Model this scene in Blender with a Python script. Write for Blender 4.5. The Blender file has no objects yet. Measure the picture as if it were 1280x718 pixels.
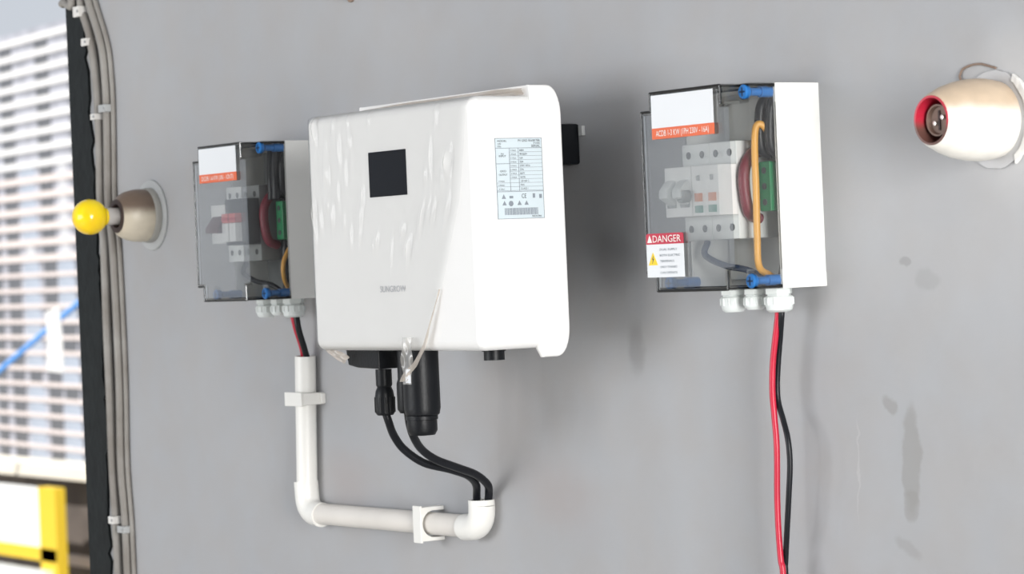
import bpy, bmesh, math, random
from mathutils import Vector, Matrix
random.seed(7)
SC = bpy.context.scene
COL = SC.collection
R = math.radians

# ------------------------------------------------------------------ camera
CAM = Vector((2.04276, -1.60827, 0.03298))
YAW, PITCH, ROLL, FPX = 0.98267, -0.008937, -0.042424, 3508.4
cd = bpy.data.cameras.new('camera')
cam = bpy.data.objects.new('camera', cd)
COL.objects.link(cam)
SC.camera = cam
cd.sensor_width = 36.0
cd.lens = FPX / 1280 * 36.0
cd.clip_end = 2000
fw = Vector((-math.sin(YAW) * math.cos(PITCH), math.cos(YAW) * math.cos(PITCH), math.sin(PITCH)))
rt = Vector((math.cos(YAW), math.sin(YAW), 0))
up = rt.cross(fw)
c_, s_ = math.cos(ROLL), math.sin(ROLL)
rt2, up2 = c_ * rt + s_ * up, -s_ * rt + c_ * up
m = Matrix((rt2, up2, -fw)).transposed().to_4x4()
m.translation = CAM
cam.matrix_world = m
cd.dof.use_dof = True
cd.dof.focus_distance = 2.70
cd.dof.aperture_fstop = 14

# ------------------------------------------------------------------ world, sun, added fill lights, exposure
w = bpy.data.worlds.new('hazy_sky')
SC.world = w
w.use_nodes = True
w.node_tree.nodes['Background'].inputs[0].default_value = (0.60, 0.64, 0.70, 1)
w.node_tree.nodes['Background'].inputs[1].default_value = 1.0


def aim(o, p, t):
    o.location = p
    o.rotation_euler = (Vector(t) - Vector(p)).to_track_quat('-Z', 'Y').to_euler()


def lamp(name, kind, p, t, energy, col=(1, 1, 1), size=1.0, size_y=None):
    l = bpy.data.lights.new(name, kind)
    l.energy = energy
    l.color = col
    if kind == 'AREA':
        l.shape = 'RECTANGLE'
        l.size = size
        l.size_y = size_y or size
    else:
        l.angle = size
    o = bpy.data.objects.new(name, l)
    COL.objects.link(o)
    aim(o, p, t)
    return o


lamp('sun', 'SUN', (3, -6, 7.4), (0, 0, 0), 5.2, (1.0, 0.97, 0.93), 0.02)
lamp('fill_light_front', 'AREA', (-1.15, -3.3, 0.15), (-0.5, 0, 0.0), 54, (0.98, 0.99, 1.0), 2.0, 1.2)  # added fill, brightens the wall from the front
lamp('fill_light_right', 'AREA', (3.7, -1.25, 0.05), (-0.1, 0, 0.0), 175, (1.0, 0.99, 0.97), 1.0, 1.6)  # added fill, brightens the faces turned to the right

SC.view_settings.view_transform = 'Standard'
SC.view_settings.look = 'None'
SC.view_settings.gamma = 1.0
SC.view_settings.use_curve_mapping = False
SC.view_settings.exposure = 0.0


# ------------------------------------------------------------------ materials
def new_mat(name):
    mt = bpy.data.materials.new(name)
    mt.use_nodes = True
    nt = mt.node_tree
    nt.nodes.clear()
    out = nt.nodes.new('ShaderNodeOutputMaterial')
    return mt, nt, out


def nd(nt, kind, **kw):
    n = nt.nodes.new(kind)
    for k, v in kw.items():
        setattr(n, k, v)
    return n


def mat(name, col, rough=0.5, metal=0.0, var=0.08, scale=30.0, bump=0.0, bscale=120.0, spec=0.5, col2=None, coat=0.0):
    """plain procedural material: base colour broken up by noise, with a fine relief"""
    mt, nt, out = new_mat(name)
    b = nd(nt, 'ShaderNodeBsdfPrincipled')
    b.inputs['Roughness'].default_value = rough
    b.inputs['Metallic'].default_value = metal
    b.inputs['Specular IOR Level'].default_value = spec
    b.inputs['Coat Weight'].default_value = coat
    tc = nd(nt, 'ShaderNodeTexCoord')
    nz = nd(nt, 'ShaderNodeTexNoise')
    nz.inputs['Scale'].default_value = scale
    nz.inputs['Detail'].default_value = 4
    nt.links.new(tc.outputs['Object'], nz.inputs['Vector'])
    rp = nd(nt, 'ShaderNodeValToRGB')
    c2 = col2 or tuple(min(1, c * (1 - var)) for c in col)
    rp.color_ramp.elements[0].position = 0.35
    rp.color_ramp.elements[1].position = 0.65
    rp.color_ramp.elements[0].color = (*c2, 1)
    rp.color_ramp.elements[1].color = (*col, 1)
    nt.links.new(nz.outputs['Fac'], rp.inputs['Fac'])
    nt.links.new(rp.outputs['Color'], b.inputs['Base Color'])
    if bump:
        n2 = nd(nt, 'ShaderNodeTexNoise')
        n2.inputs['Scale'].default_value = bscale
        n2.inputs['Detail'].default_value = 3
        nt.links.new(tc.outputs['Object'], n2.inputs['Vector'])
        bp = nd(nt, 'ShaderNodeBump')
        bp.inputs['Strength'].default_value = bump
        bp.inputs['Distance'].default_value = 0.002
        nt.links.new(n2.outputs['Fac'], bp.inputs['Height'])
        nt.links.new(bp.outputs['Normal'], b.inputs['Normal'])
    nt.links.new(b.outputs[0], out.inputs[0])
    return mt


def clear_mat(name, tint, rough=0.06, milky=0.0, milk=(0.8, 0.8, 0.8), gloss=1.0, bump=0.0, bscale=40.0, ior=1.5):
    """thin clear plastic: tinted see-through, a little milky, with a Fresnel gloss"""
    mt, nt, out = new_mat(name)
    tr = nd(nt, 'ShaderNodeBsdfTransparent')
    tr.inputs[0].default_value = (*tint, 1)
    df = nd(nt, 'ShaderNodeBsdfDiffuse')
    df.inputs[0].default_value = (*milk, 1)
    tl = nd(nt, 'ShaderNodeBsdfTranslucent')
    tl.inputs[0].default_value = (*milk, 1)
    md = nd(nt, 'ShaderNodeMixShader')
    md.inputs[0].default_value = 0.5
    nt.links.new(df.outputs[0], md.inputs[1])
    nt.links.new(tl.outputs[0], md.inputs[2])
    m1 = nd(nt, 'ShaderNodeMixShader')
    m1.inputs[0].default_value = milky
    nt.links.new(tr.outputs[0], m1.inputs[1])
    nt.links.new(md.outputs[0], m1.inputs[2])
    gl = nd(nt, 'ShaderNodeBsdfGlossy')
    gl.inputs['Roughness'].default_value = rough
    fr = nd(nt, 'ShaderNodeFresnel')
    fr.inputs['IOR'].default_value = ior
    mu = nd(nt, 'ShaderNodeMath', operation='MULTIPLY')
    mu.inputs[1].default_value = gloss
    nt.links.new(fr.outputs[0], mu.inputs[0])
    m2 = nd(nt, 'ShaderNodeMixShader')
    nt.links.new(mu.outputs[0], m2.inputs[0])
    nt.links.new(m1.outputs[0], m2.inputs[1])
    nt.links.new(gl.outputs[0], m2.inputs[2])
    if bump:
        tc = nd(nt, 'ShaderNodeTexCoord')
        nz = nd(nt, 'ShaderNodeTexNoise')
        nz.inputs['Scale'].default_value = bscale
        nt.links.new(tc.outputs['Object'], nz.inputs['Vector'])
        bp = nd(nt, 'ShaderNodeBump')
        bp.inputs['Strength'].default_value = bump
        bp.inputs['Distance'].default_value = 0.003
        nt.links.new(nz.outputs['Fac'], bp.inputs['Height'])
        nt.links.new(bp.outputs[0], gl.inputs['Normal'])
        nt.links.new(bp.outputs[0], fr.inputs['Normal'])
    nt.links.new(m2.outputs[0], out.inputs[0])
    return mt


def wall_material():
    """painted grey plaster: soft mottling, damp stains and scuffs, fine relief"""
    mt, nt, out = new_mat('grey_painted_plaster')
    b = nd(nt, 'ShaderNodeBsdfPrincipled')
    b.inputs['Roughness'].default_value = 0.62
    b.inputs['Specular IOR Level'].default_value = 0.3
    tc = nd(nt, 'ShaderNodeTexCoord')
    L = nt.links.new

    def noise(scale, detail=4):
        n = nd(nt, 'ShaderNodeTexNoise')
        n.inputs['Scale'].default_value = scale
        n.inputs['Detail'].default_value = detail
        L(tc.outputs['Object'], n.inputs['Vector'])
        return n

    def ramp(src, p0, c0, p1, c1):
        r = nd(nt, 'ShaderNodeValToRGB')
        r.color_ramp.elements[0].position = p0
        r.color_ramp.elements[1].position = p1
        r.color_ramp.elements[0].color = (*c0, 1)
        r.color_ramp.elements[1].color = (*c1, 1)
        L(src, r.inputs['Fac'])
        return r

    base = ramp(noise(4.5).outputs['Fac'], 0.3, (0.348, 0.351, 0.366), 0.7, (0.390, 0.393, 0.407))
    tint = ramp(noise(16, 3).outputs['Fac'], 0.35, (0.375, 0.36, 0.35), 0.65, (0.38, 0.39, 0.405))
    mx = nd(nt, 'ShaderNodeMix', data_type='RGBA')
    mx.inputs['Factor'].default_value = 0.4
    L(base.outputs[0], mx.inputs['A'])
    L(tint.outputs[0], mx.inputs['B'])
    cur = mx.outputs['Result']
    # distorted coordinates for the stains
    dn = noise(45, 3)
    ds = nd(nt, 'ShaderNodeVectorMath', operation='MULTIPLY_ADD')
    ds.inputs[1].default_value = (0.016, 0.016, 0.016)
    L(dn.outputs['Color'], ds.inputs[0])
    L(tc.outputs['Object'], ds.inputs[2])
    off = 0.008

    def blotch(cx, cz, rx, rz, ang, strength, col, soft=0.5):
        nonlocal cur
        mp = nd(nt, 'ShaderNodeMapping', vector_type='TEXTURE')
        mp.inputs['Location'].default_value = (cx + off, 0, cz + off)
        mp.inputs['Rotation'].default_value = (0, ang, 0)
        mp.inputs['Scale'].default_value = (rx, 1000, rz)
        L(ds.outputs[0], mp.inputs['Vector'])
        ln = nd(nt, 'ShaderNodeVectorMath', operation='LENGTH')
        L(mp.outputs[0], ln.inputs[0])
        mr = nd(nt, 'ShaderNodeMapRange', interpolation_type='SMOOTHSTEP')
        mr.inputs['From Min'].default_value = 1.0 + soft / 2
        mr.inputs['From Max'].default_value = 1.0 - soft / 2
        mr.inputs['To Min'].default_value = 0
        mr.inputs['To Max'].default_value = strength
        L(ln.outputs['Value'], mr.inputs['Value'])
        k = nd(nt, 'ShaderNodeMix', data_type='RGBA')
        L(mr.outputs[0], k.inputs['Factor'])
        L(cur, k.inputs['A'])
        k.inputs['B'].default_value = (*col, 1)
        cur = k.outputs['Result']

    dk = (0.27, 0.265, 0.255)
    blotch(0.2345, -0.150, 0.0115, 0.046, 0.05, 0.6, dk, 0.4)
    blotch(0.2320, -0.190, 0.010, 0.014, 0, 0.5, dk, 0.4)
    blotch(0.2100, -0.106, 0.006, 0.009, -0.8, 0.6, dk, 0.6)
    blotch(0.2373, 0.0192, 0.0065, 0.0048, 0, 0.8, (0.25, 0.25, 0.25), 0.5)
    blotch(0.2645, 0.0030, 0.015, 0.010, 0, 0.5, (0.27, 0.27, 0.27), 0.6)
    blotch(0.2250, -0.2260, 0.016, 0.006, 0.5, 0.4, dk, 0.8)
    blotch(-0.187, 0.030, 0.030, 0.030, 0.0, 0.45, (0.2, 0.2, 0.2), 1.2)
    blotch(-0.157, -0.055, 0.012, 0.024, 0.0, 0.45, (0.22, 0.22, 0.22), 1.0)
    blotch(-0.380, -0.126, 0.07, 0.06, 0.0, 0.4, (0.31, 0.285, 0.27), 1.6)
    blotch(-0.30, -0.205, 0.06, 0.03, 0.2, 0.35, (0.36, 0.31, 0.30), 1.6)
    blotch(-0.720, -0.205, 0.05, 0.03, 0.2, 0.35, (0.36, 0.31, 0.30), 1.6)
    blotch(0.38, 0.137, 0.05, 0.06, 0.0, 0.5, (0.55, 0.55, 0.55), 1.0)
    blotch(0.33, 0.05, 0.22, 0.09, 0.1, 0.3, (0.48, 0.48, 0.49), 1.6)  # broad soft paler area on the right of the wall
    blotch(0.1645, -0.161, 0.0012, 0.042, 0.06, 0.35, (0.5, 0.5, 0.5), 0.6)
    L(cur, b.inputs['Base Color'])
    n1, n2 = noise(14, 2), noise(160, 4)
    ad = nd(nt, 'ShaderNodeMath', operation='MULTIPLY_ADD')
    ad.inputs[1].default_value = 0.12
    L(n2.outputs['Fac'], ad.inputs[0])
    L(n1.outputs['Fac'], ad.inputs[2])
    bp = nd(nt, 'ShaderNodeBump')
    bp.inputs['Strength'].default_value = 0.35
    bp.inputs['Distance'].default_value = 0.004
    L(ad.outputs[0], bp.inputs['Height'])
    L(bp.outputs[0], b.inputs['Normal'])
    L(b.outputs[0], out.inputs[0])
    return mt


def dusty(name, base, dust, z0, z1, rough=0.4, scale=28, amt=0.02):
    """glazed body with a second tone on its upper side (ragged border)"""
    mt, nt, out = new_mat(name)
    b = nd(nt, 'ShaderNodeBsdfPrincipled')
    b.inputs['Roughness'].default_value = rough
    tc = nd(nt, 'ShaderNodeTexCoord')
    nz = nd(nt, 'ShaderNodeTexNoise')
    nz.inputs['Scale'].default_value = scale
    nz.inputs['Detail'].default_value = 5
    nt.links.new(tc.outputs['Object'], nz.inputs['Vector'])
    sx = nd(nt, 'ShaderNodeSeparateXYZ')
    nt.links.new(tc.outputs['Object'], sx.inputs[0])
    ma = nd(nt, 'ShaderNodeMath', operation='MULTIPLY_ADD')
    ma.inputs[1].default_value = amt
    nt.links.new(nz.outputs['Fac'], ma.inputs[0])
    nt.links.new(sx.outputs['Z'], ma.inputs[2])
    mr = nd(nt, 'ShaderNodeMapRange', interpolation_type='SMOOTHSTEP')
    mr.inputs['From Min'].default_value = z0 + amt / 2
    mr.inputs['From Max'].default_value = z1 + amt / 2
    nt.links.new(ma.outputs[0], mr.inputs['Value'])
    n2 = nd(nt, 'ShaderNodeTexNoise')
    n2.inputs['Scale'].default_value = 70
    nt.links.new(tc.outputs['Object'], n2.inputs['Vector'])
    mx = nd(nt, 'ShaderNodeMix', data_type='RGBA')
    mx.inputs['A'].default_value = (*base, 1)
    mx.inputs['B'].default_value = (*dust, 1)
    nt.links.new(mr.outputs[0], mx.inputs['Factor'])
    m2 = nd(nt, 'ShaderNodeMix', data_type='RGBA', blend_type='MULTIPLY')
    m2.inputs['Factor'].default_value = 0.25
    nt.links.new(mx.outputs['Result'], m2.inputs['A'])
    nt.links.new(n2.outputs['Fac'], m2.inputs['B'])
    nt.links.new(m2.outputs['Result'], b.inputs['Base Color'])
    nt.links.new(b.outputs[0], out.inputs[0])
    return mt


WHITE = mat('white_powder_coat', (0.80, 0.795, 0.785), 0.38, var=0.01)
BLACKP = mat('black_plastic', (0.007, 0.008, 0.010), 0.4, var=0.2, bump=0.1, bscale=300, spec=0.22)
SCREEN = mat('black_screen_glass', (0.004, 0.005, 0.009), 0.3, var=0.1, spec=0.04)
HEATS = mat('black_heat_sink', (0.016, 0.017, 0.019), 0.55, metal=0.2, var=0.2)
PVC = mat('white_pvc', (0.80, 0.79, 0.755), 0.33, var=0.02, scale=18)
PVCD = mat('dusty_white_pvc', (0.72, 0.685, 0.64), 0.4, var=0.07, scale=14)
ABS = mat('light_grey_abs', (0.80, 0.80, 0.775), 0.42, var=0.02)
ABSD = mat('shade_dark_plate', (0.16, 0.17, 0.17), 0.5, var=0.08)  # darker copy of the plate grey: shade of the left box put into colour
ABSG = mat('grey_abs_inside', (0.60, 0.61, 0.60), 0.5, var=0.05)
GLAND = mat('pale_grey_nylon', (0.70, 0.74, 0.73), 0.4, var=0.03)
BLUE = mat('blue_screw_plastic', (0.02, 0.17, 0.50), 0.35, var=0.15)
BLUED = mat('dark_blue_slot', (0.006, 0.03, 0.09), 0.6)
STICK = mat('white_sticker', (0.74, 0.76, 0.785), 0.4, var=0.01)
ORANGE = mat('orange_band', (0.74, 0.135, 0.045), 0.45, var=0.05)
REDB = mat('red_band', (0.52, 0.02, 0.055), 0.45, var=0.05)
YEL = mat('yellow_print', (0.85, 0.60, 0.02), 0.5, var=0.05)
INK = mat('dark_ink', (0.05, 0.055, 0.07), 0.6)
INKG = mat('grey_ink', (0.24, 0.27, 0.31), 0.6)
INKL = mat('pale_grey_ink', (0.56, 0.57, 0.60), 0.6)
INKW = mat('white_ink', (0.88, 0.84, 0.80), 0.6, var=0.01)
PLATE = mat('pale_blue_nameplate', (0.60, 0.68, 0.72), 0.35, var=0.02)
REDW = mat('red_cable', (0.52, 0.010, 0.040), 0.35, var=0.1)
BLKW = mat('black_cable', (0.008, 0.009, 0.012), 0.38, var=0.2, spec=0.3)
YELW = mat('yellow_wire', (0.72, 0.36, 0.06), 0.4, var=0.1)
GREEN = mat('green_terminal', (0.012, 0.20, 0.075), 0.4, var=0.1)
MCBW = mat('breaker_grey', (0.78, 0.80, 0.79), 0.45, var=0.03)
MCBL = mat('breaker_white', (0.88, 0.88, 0.87), 0.4, var=0.02)
HOLE = mat('terminal_hole', (0.05, 0.055, 0.055), 0.7)
TOGG = mat('toggle_grey', (0.36, 0.38, 0.37), 0.4, var=0.1)
TOGM = mat('toggle_maroon', (0.16, 0.085, 0.09), 0.5, var=0.1)
SPDK = mat('dark_grey_base', (0.045, 0.05, 0.055), 0.5, var=0.1)
PINK = mat('red_indicator', (0.75, 0.16, 0.15), 0.45, var=0.1)
MAROON = mat('maroon_wire', (0.17, 0.014, 0.03), 0.45, var=0.1)
RAIL = mat('zinc_rail', (0.55, 0.55, 0.55), 0.35, metal=0.8)
LID = clear_mat('smoked_clear_lid', (0.965, 0.968, 0.964), 0.07, milky=0.015, milk=(0.4, 0.4, 0.4), gloss=0.6)
LIDE = clear_mat('thick_lid_edge', (0.22, 0.235, 0.25), 0.12, milky=0.06, milk=(0.2, 0.2, 0.2))
FILM = clear_mat('clear_protective_film', (0.965, 0.965, 0.96), 0.13, milky=0.004, milk=(0.7, 0.7, 0.68), gloss=0.6, ior=1.4)
FILMD = clear_mat('crumpled_film', (0.93, 0.92, 0.90), 0.35, milky=0.66, milk=(0.74, 0.65, 0.56), gloss=0.12)
FILMB = clear_mat('yellowed_film', (0.95, 0.91, 0.86), 0.3, milky=0.5, milk=(0.66, 0.56, 0.47), gloss=0.3)
FILMT = clear_mat('film_tail', (0.95, 0.95, 0.94), 0.3, milky=0.30, milk=(0.8, 0.77, 0.72), gloss=0.2)
CERAM = dusty('dusty_cream_ceramic', (0.66, 0.59, 0.47), (0.19, 0.135, 0.10), -0.004, 0.016)
CERAMW = dusty('white_ceramic', (0.98, 0.95, 0.88), (0.66, 0.52, 0.38), 0.000, 0.016)  # tan tone towards the top, ragged border
CEDGE = mat('greyed_ceramic_rim', (0.40, 0.39, 0.36), 0.5, var=0.15)
BULB = mat('yellow_bulb_glass', (0.95, 0.72, 0.005), 0.16, var=0.06, scale=25, col2=(0.88, 0.56, 0.01))
BCAP = mat('aluminium_cap', (0.74, 0.70, 0.66), 0.35, metal=0.6)
BRASSD = mat('dull_brown_socket', (0.20, 0.13, 0.10), 0.45, metal=0.2, var=0.3, scale=60)
REDR = dusty('red_socket_ring', (0.16, 0.075, 0.06), (0.56, 0.02, 0.05), -0.009, 0.001)
SKT = mat('dark_socket', (0.05, 0.03, 0.028), 0.6)
PLAST = mat('white_plaster', (0.78, 0.77, 0.75), 0.7, var=0.08, scale=60, bump=0.4, bscale=200)
PLGREY = mat('grey_painted_plate', (0.50, 0.50, 0.51), 0.6, var=0.06, scale=40)
GREYPL = mat('grey_base_plate', (0.42, 0.43, 0.43), 0.5, var=0.08, scale=40)
GCABLE = mat('grey_painted_cable', (0.29, 0.275, 0.255), 0.5, scale=14, col2=(0.19, 0.17, 0.15), bump=0.2)
CLIPW = mat('white_clip', (0.72, 0.70, 0.67), 0.45)
BITUM = mat('black_coating', (0.010, 0.013, 0.014), 0.6, var=0.3, scale=40, bump=0.6, bscale=60, spec=0.2)
BROWN = mat('brown_rust', (0.24, 0.17, 0.13), 0.7)
STEEL = mat('steel_screw', (0.5, 0.5, 0.5), 0.35, metal=0.9)
WALL = wall_material()
PLAINW = mat('plain_grey_paint', (0.30, 0.30, 0.31), 0.8, scale=2, bump=0.2)
CEIL = mat('pale_ceiling_paint', (0.32, 0.33, 0.35), 0.8, bump=0.2)
FLOOR = mat('grey_cement_floor', (0.42, 0.41, 0.39), 0.7, scale=3, var=0.15, bump=0.3)
GROUND = mat('dusty_ground', (0.40, 0.38, 0.34), 0.9, scale=0.1, var=0.2)
CONC = mat('pinkish_concrete', (0.80, 0.71, 0.68), 0.8, scale=0.2, var=0.06)
CORE = mat('bluish_grey_render', (0.50, 0.51, 0.57), 0.7, scale=0.15, var=0.3)
CONCW = mat('white_render_and_glare', (0.84, 0.83, 0.83), 0.8, scale=0.2, var=0.04)
PANED = mat('dark_window', (0.16, 0.165, 0.18), 0.3, scale=0.3, var=0.4)
PANEB = mat('bluish_window', (0.50, 0.56, 0.66), 0.25, scale=0.3, var=0.2)
PANEW = mat('curtained_window', (0.68, 0.69, 0.72), 0.4, scale=0.3, var=0.1)
CREAM = mat('cream_ledge', (0.86, 0.80, 0.68), 0.8)
BWALL = mat('brown_wall', (0.16, 0.135, 0.12), 0.8, scale=1.5, var=0.3)
FYEL = mat('yellow_frame', (0.85, 0.58, 0.03), 0.5)
FWHITE = mat('white_board', (0.86, 0.86, 0.84), 0.5, var=0.02)
BPOLE = mat('light_blue_paint', (0.09, 0.30, 0.72), 0.5)


# ------------------------------------------------------------------ mesh helpers
class MB:
    def __init__(self):
        self.bm = bmesh.new()

    def _tf(self, verts, mtx):
        if mtx is not None:
            bmesh.ops.transform(self.bm, matrix=mtx, verts=verts)

    def box(self, x0, x1, y0, y1, z0, z1, bev=0.0, seg=2, mtx=None):
        b = bmesh.new()
        bmesh.ops.create_cube(b, size=1)
        for v in b.verts:
            v.co = Vector(((x0 + x1) / 2 + v.co.x * (x1 - x0), (y0 + y1) / 2 + v.co.y * (y1 - y0), (z0 + z1) / 2 + v.co.z * (z1 - z0)))
        if bev:
            bmesh.ops.bevel(b, geom=b.edges[:], offset=bev, segments=seg, profile=0.5, affect='EDGES', clamp_overlap=True)
        self.merge(b, mtx)
        return self

    def merge(self, b, mtx=None):
        if mtx is not None:
            bmesh.ops.transform(b, matrix=mtx, verts=b.verts[:])
        me = bpy.data.meshes.new('tmp')
        b.to_mesh(me)
        b.free()
        self.bm.from_mesh(me)
        bpy.data.meshes.remove(me)

    def lathe(self, prof, n=32, mtx=None, cap=True):
        """prof: (radius, height) pairs about +Z"""
        b = bmesh.new()
        rings = []
        for r, h in prof:
            if r < 1e-6:
                rings.append([b.verts.new((0, 0, h))])
            else:
                rings.append([b.verts.new((r * math.cos(2 * math.pi * k / n), r * math.sin(2 * math.pi * k / n), h)) for k in range(n)])
        for a, c in zip(rings, rings[1:]):
            for k in range(n):
                k2 = (k + 1) % n
                if len(a) == 1 and len(c) == 1:
                    continue
                if len(a) == 1:
                    b.faces.new((a[0], c[k2], c[k]))
                elif len(c) == 1:
                    b.faces.new((a[k], a[k2], c[0]))
                else:
                    b.faces.new((a[k], a[k2], c[k2], c[k]))
        if cap:
            if len(rings[0]) > 1:
                b.faces.new(rings[0][::-1])
            if len(rings[-1]) > 1:
                b.faces.new(rings[-1])
        bmesh.ops.recalc_face_normals(b, faces=b.faces[:])
        self.merge(b, mtx)
        return self

    def cyl(self, p, q, r, n=20, r2=None):
        p, q = Vector(p), Vector(q)
        d = q - p
        mtx = Matrix.Translation(p) @ d.to_track_quat('Z', 'Y').to_matrix().to_4x4()
        return self.lathe([(r, 0), (r2 if r2 is not None else r, d.length)], n, mtx)

    def tube(self, pts, r, n=12, sub=6):
        P = [Vector(p) for p in pts]
        path = []
        if sub > 1 and len(P) > 2:
            E = [P[0] * 2 - P[1]] + P + [P[-1] * 2 - P[-2]]
            for i in range(1, len(E) - 2):
                p0, p1, p2, p3 = E[i - 1:i + 3]
                for k in range(sub):
                    t = k / sub
                    path.append(0.5 * ((2 * p1) + (p2 - p0) * t + (2 * p0 - 5 * p1 + 4 * p2 - p3) * t * t + (3 * p1 - p0 - 3 * p2 + p3) * t ** 3))
            path.append(P[-1])
        else:
            path = P
        b = bmesh.new()
        T = (path[1] - path[0]).normalized()
        N = T.orthogonal().normalized()
        rings = []
        for i, p in enumerate(path):
            T2 = (path[min(i + 1, len(path) - 1)] - path[max(i - 1, 0)]).normalized()
            N = T.rotation_difference(T2) @ N
            T = T2
            B = T.cross(N)
            rr = r(i / (len(path) - 1)) if callable(r) else r
            rings.append([b.verts.new(p + rr * (math.cos(2 * math.pi * k / n) * N + math.sin(2 * math.pi * k / n) * B)) for k in range(n)])
        for a, c in zip(rings, rings[1:]):
            for k in range(n):
                b.faces.new((a[k], a[(k + 1) % n], c[(k + 1) % n], c[k]))
        b.faces.new(rings[0][::-1])
        b.faces.new(rings[-1])
        bmesh.ops.recalc_face_normals(b, faces=b.faces[:])
        self.merge(b)
        return self

    def prism(self, poly, fn0, fn1, bev=0.0, seg=2):
        """poly of 2-D points; fn0 / fn1 map a point to the two ends"""
        b = bmesh.new()
        a = [b.verts.new(fn0(*p)) for p in poly]
        c = [b.verts.new(fn1(*p)) for p in poly]
        n = len(poly)
        f0, f1 = b.faces.new(a[::-1]), b.faces.new(c)
        for k in range(n):
            b.faces.new((a[k], a[(k + 1) % n], c[(k + 1) % n], c[k]))
        bmesh.ops.recalc_face_normals(b, faces=b.faces[:])
        if bev:
            ed = [e for e in b.edges if (e.verts[0] in a) == (e.verts[1] in a)]
            bmesh.ops.bevel(b, geom=ed, offset=bev, segments=seg, profile=0.5, affect='EDGES', clamp_overlap=True)
        self.merge(b)
        return self

    def build(self, name, material, parent=None, smooth=True):
        me = bpy.data.meshes.new(name)
        self.bm.to_mesh(me)
        self.bm.free()
        me.materials.append(material)
        if smooth:
            me.shade_smooth()
            me.set_sharp_from_angle(angle=R(38))
        o = link(name, me, parent)
        if smooth:
            wn = o.modifiers.new('even_normals', 'WEIGHTED_NORMAL')
            wn.keep_sharp = True
        return o


def link(name, me, parent=None):
    o = bpy.data.objects.new(name, me)
    COL.objects.link(o)
    if parent is not None:
        o.parent = parent
    return o


def tag(o, label=None, cat=None, group=None, kind=None):
    if label:
        o['label'] = label
    if cat:
        o['category'] = cat
    if group:
        o['group'] = group
    if kind:
        o['kind'] = kind
    return o


def thing(name, label, cat, loc=(0, 0, 0), group=None):
    o = bpy.data.objects.new(name, None)
    COL.objects.link(o)
    o.location = loc
    o.empty_display_size = 0.02
    return tag(o, label, cat, group)


FRONT = Matrix.Rotation(R(90), 4, 'X')              # text plane seen from -Y
SIDE = Matrix.Rotation(R(90), 4, 'Z') @ FRONT       # text plane seen from +X


def letters(name, rows, material, parent, mtx, depth=0.0002):
    """rows: (text, u, v, height, width or None, align); joined to one flat lettering mesh"""
    bm = bmesh.new()
    for txt, u, v, h, wd, al in rows:
        cu = bpy.data.curves.new('t', 'FONT')
        cu.body = txt
        cu.size = 1.0
        cu.resolution_u = 3
        cu.align_x = 'LEFT'
        o = bpy.data.objects.new('t', cu)
        COL.objects.link(o)
        bpy.context.view_layer.update()
        me = bpy.data.meshes.new_from_object(o.evaluated_get(bpy.context.evaluated_depsgraph_get()))
        bpy.data.objects.remove(o)
        bpy.data.curves.remove(cu)
        xs = [q.co.x for q in me.vertices] or [0, 1]
        x0, x1 = min(xs), max(xs)
        k = h / 0.70
        kx = (wd / (x1 - x0)) if wd else k
        span = (x1 - x0) * kx
        ox = u - (span / 2 if al == 'C' else span if al == 'R' else 0)
        for q in me.vertices:
            q.co = Vector((ox + (q.co.x - x0) * kx, v + q.co.y * k, depth))
        bm.from_mesh(me)
        bpy.data.meshes.remove(me)
    bm.transform(mtx)
    me = bpy.data.meshes.new(name)
    bm.to_mesh(me)
    bm.free()
    me.materials.append(material)
    return link(name, me, parent)


# ------------------------------------------------------------------ the setting
XE = -1.400                                          # left end of the wall
MB().box(XE, 4.5, 0.0, 0.15, -1.5, 1.55).build('wall_back', WALL)
tag(bpy.data.objects['wall_back'], 'grey painted plaster wall with damp stains behind the boxes', None, None, 'structure')
tag(MB().box(-2.4, 4.5, -4.0, 0.15, -1.6, -1.5).build('floor', FLOOR), 'grey cement floor below the wall', None, None, 'structure')
tag(MB().box(4.5, 4.62, -4.1, 0.15, -1.5, 1.55).build('sky_block_right', PLAINW), 'unseen grey wall added at the right end to block sky light', None, None, 'structure')  # added out of view to keep sky light off the right-hand faces
tag(MB().box(0.9, 4.5, -4.1, -4.0, -1.5, 1.55).build('sky_block_front', PLAINW), 'unseen grey wall added behind the camera to block sky light', None, None, 'structure')  # added out of view to cut sky light from behind the camera
tag(MB().box(-2.4, 4.5, -4.0, 0.15, 1.55, 1.65).build('ceiling', CEIL), 'pale ceiling slab above the wall', None, None, 'structure')

# black coated strip along the ragged plaster edge
rnd = random.Random(3)
edge = []
z = -0.62
while z < 0.62:
    base = -1.350 - 0.010 * max(0, min(1, (z - 0.22) / 0.2)) + (0.006 if -0.2 < z < 0.1 else 0)
    edge.append((base + rnd.uniform(-0.006, 0.005), z))
    z += rnd.uniform(0.008, 0.022)
poly = [(XE - 0.012, -1.5), (-1.35, -1.5)] + edge + [(-1.36, 1.55), (XE - 0.012, 1.55)]
tag(MB().prism(poly, lambda x, z: (x, -0.004, z), lambda x, z: (x, 0.0, z)).build('trim_1', BITUM, smooth=False),
    'black coated strip with ragged edge at the left end of the wall', None, None, 'structure')

# ------------------------------------------------------------------ inverter
IX0, IX1, IZ0, IZ1, IYF = -0.4656, -0.1505, -0.0493, 0.1900, -0.1819
inv = thing('solar_inverter', 'large white wall-mounted inverter with small black screen and clear film on front', 'inverter', (-0.31, 0, -0.0493))
OX, OZ = -0.31, -0.0493


def il(x):
    return x - OX


def iz(z):
    return z - OZ


MB().box(il(IX0), il(IX1), IYF, -0.095, iz(IZ0), iz(IZ1), 0.010, 5).build('front_housing', WHITE, inv)


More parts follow.
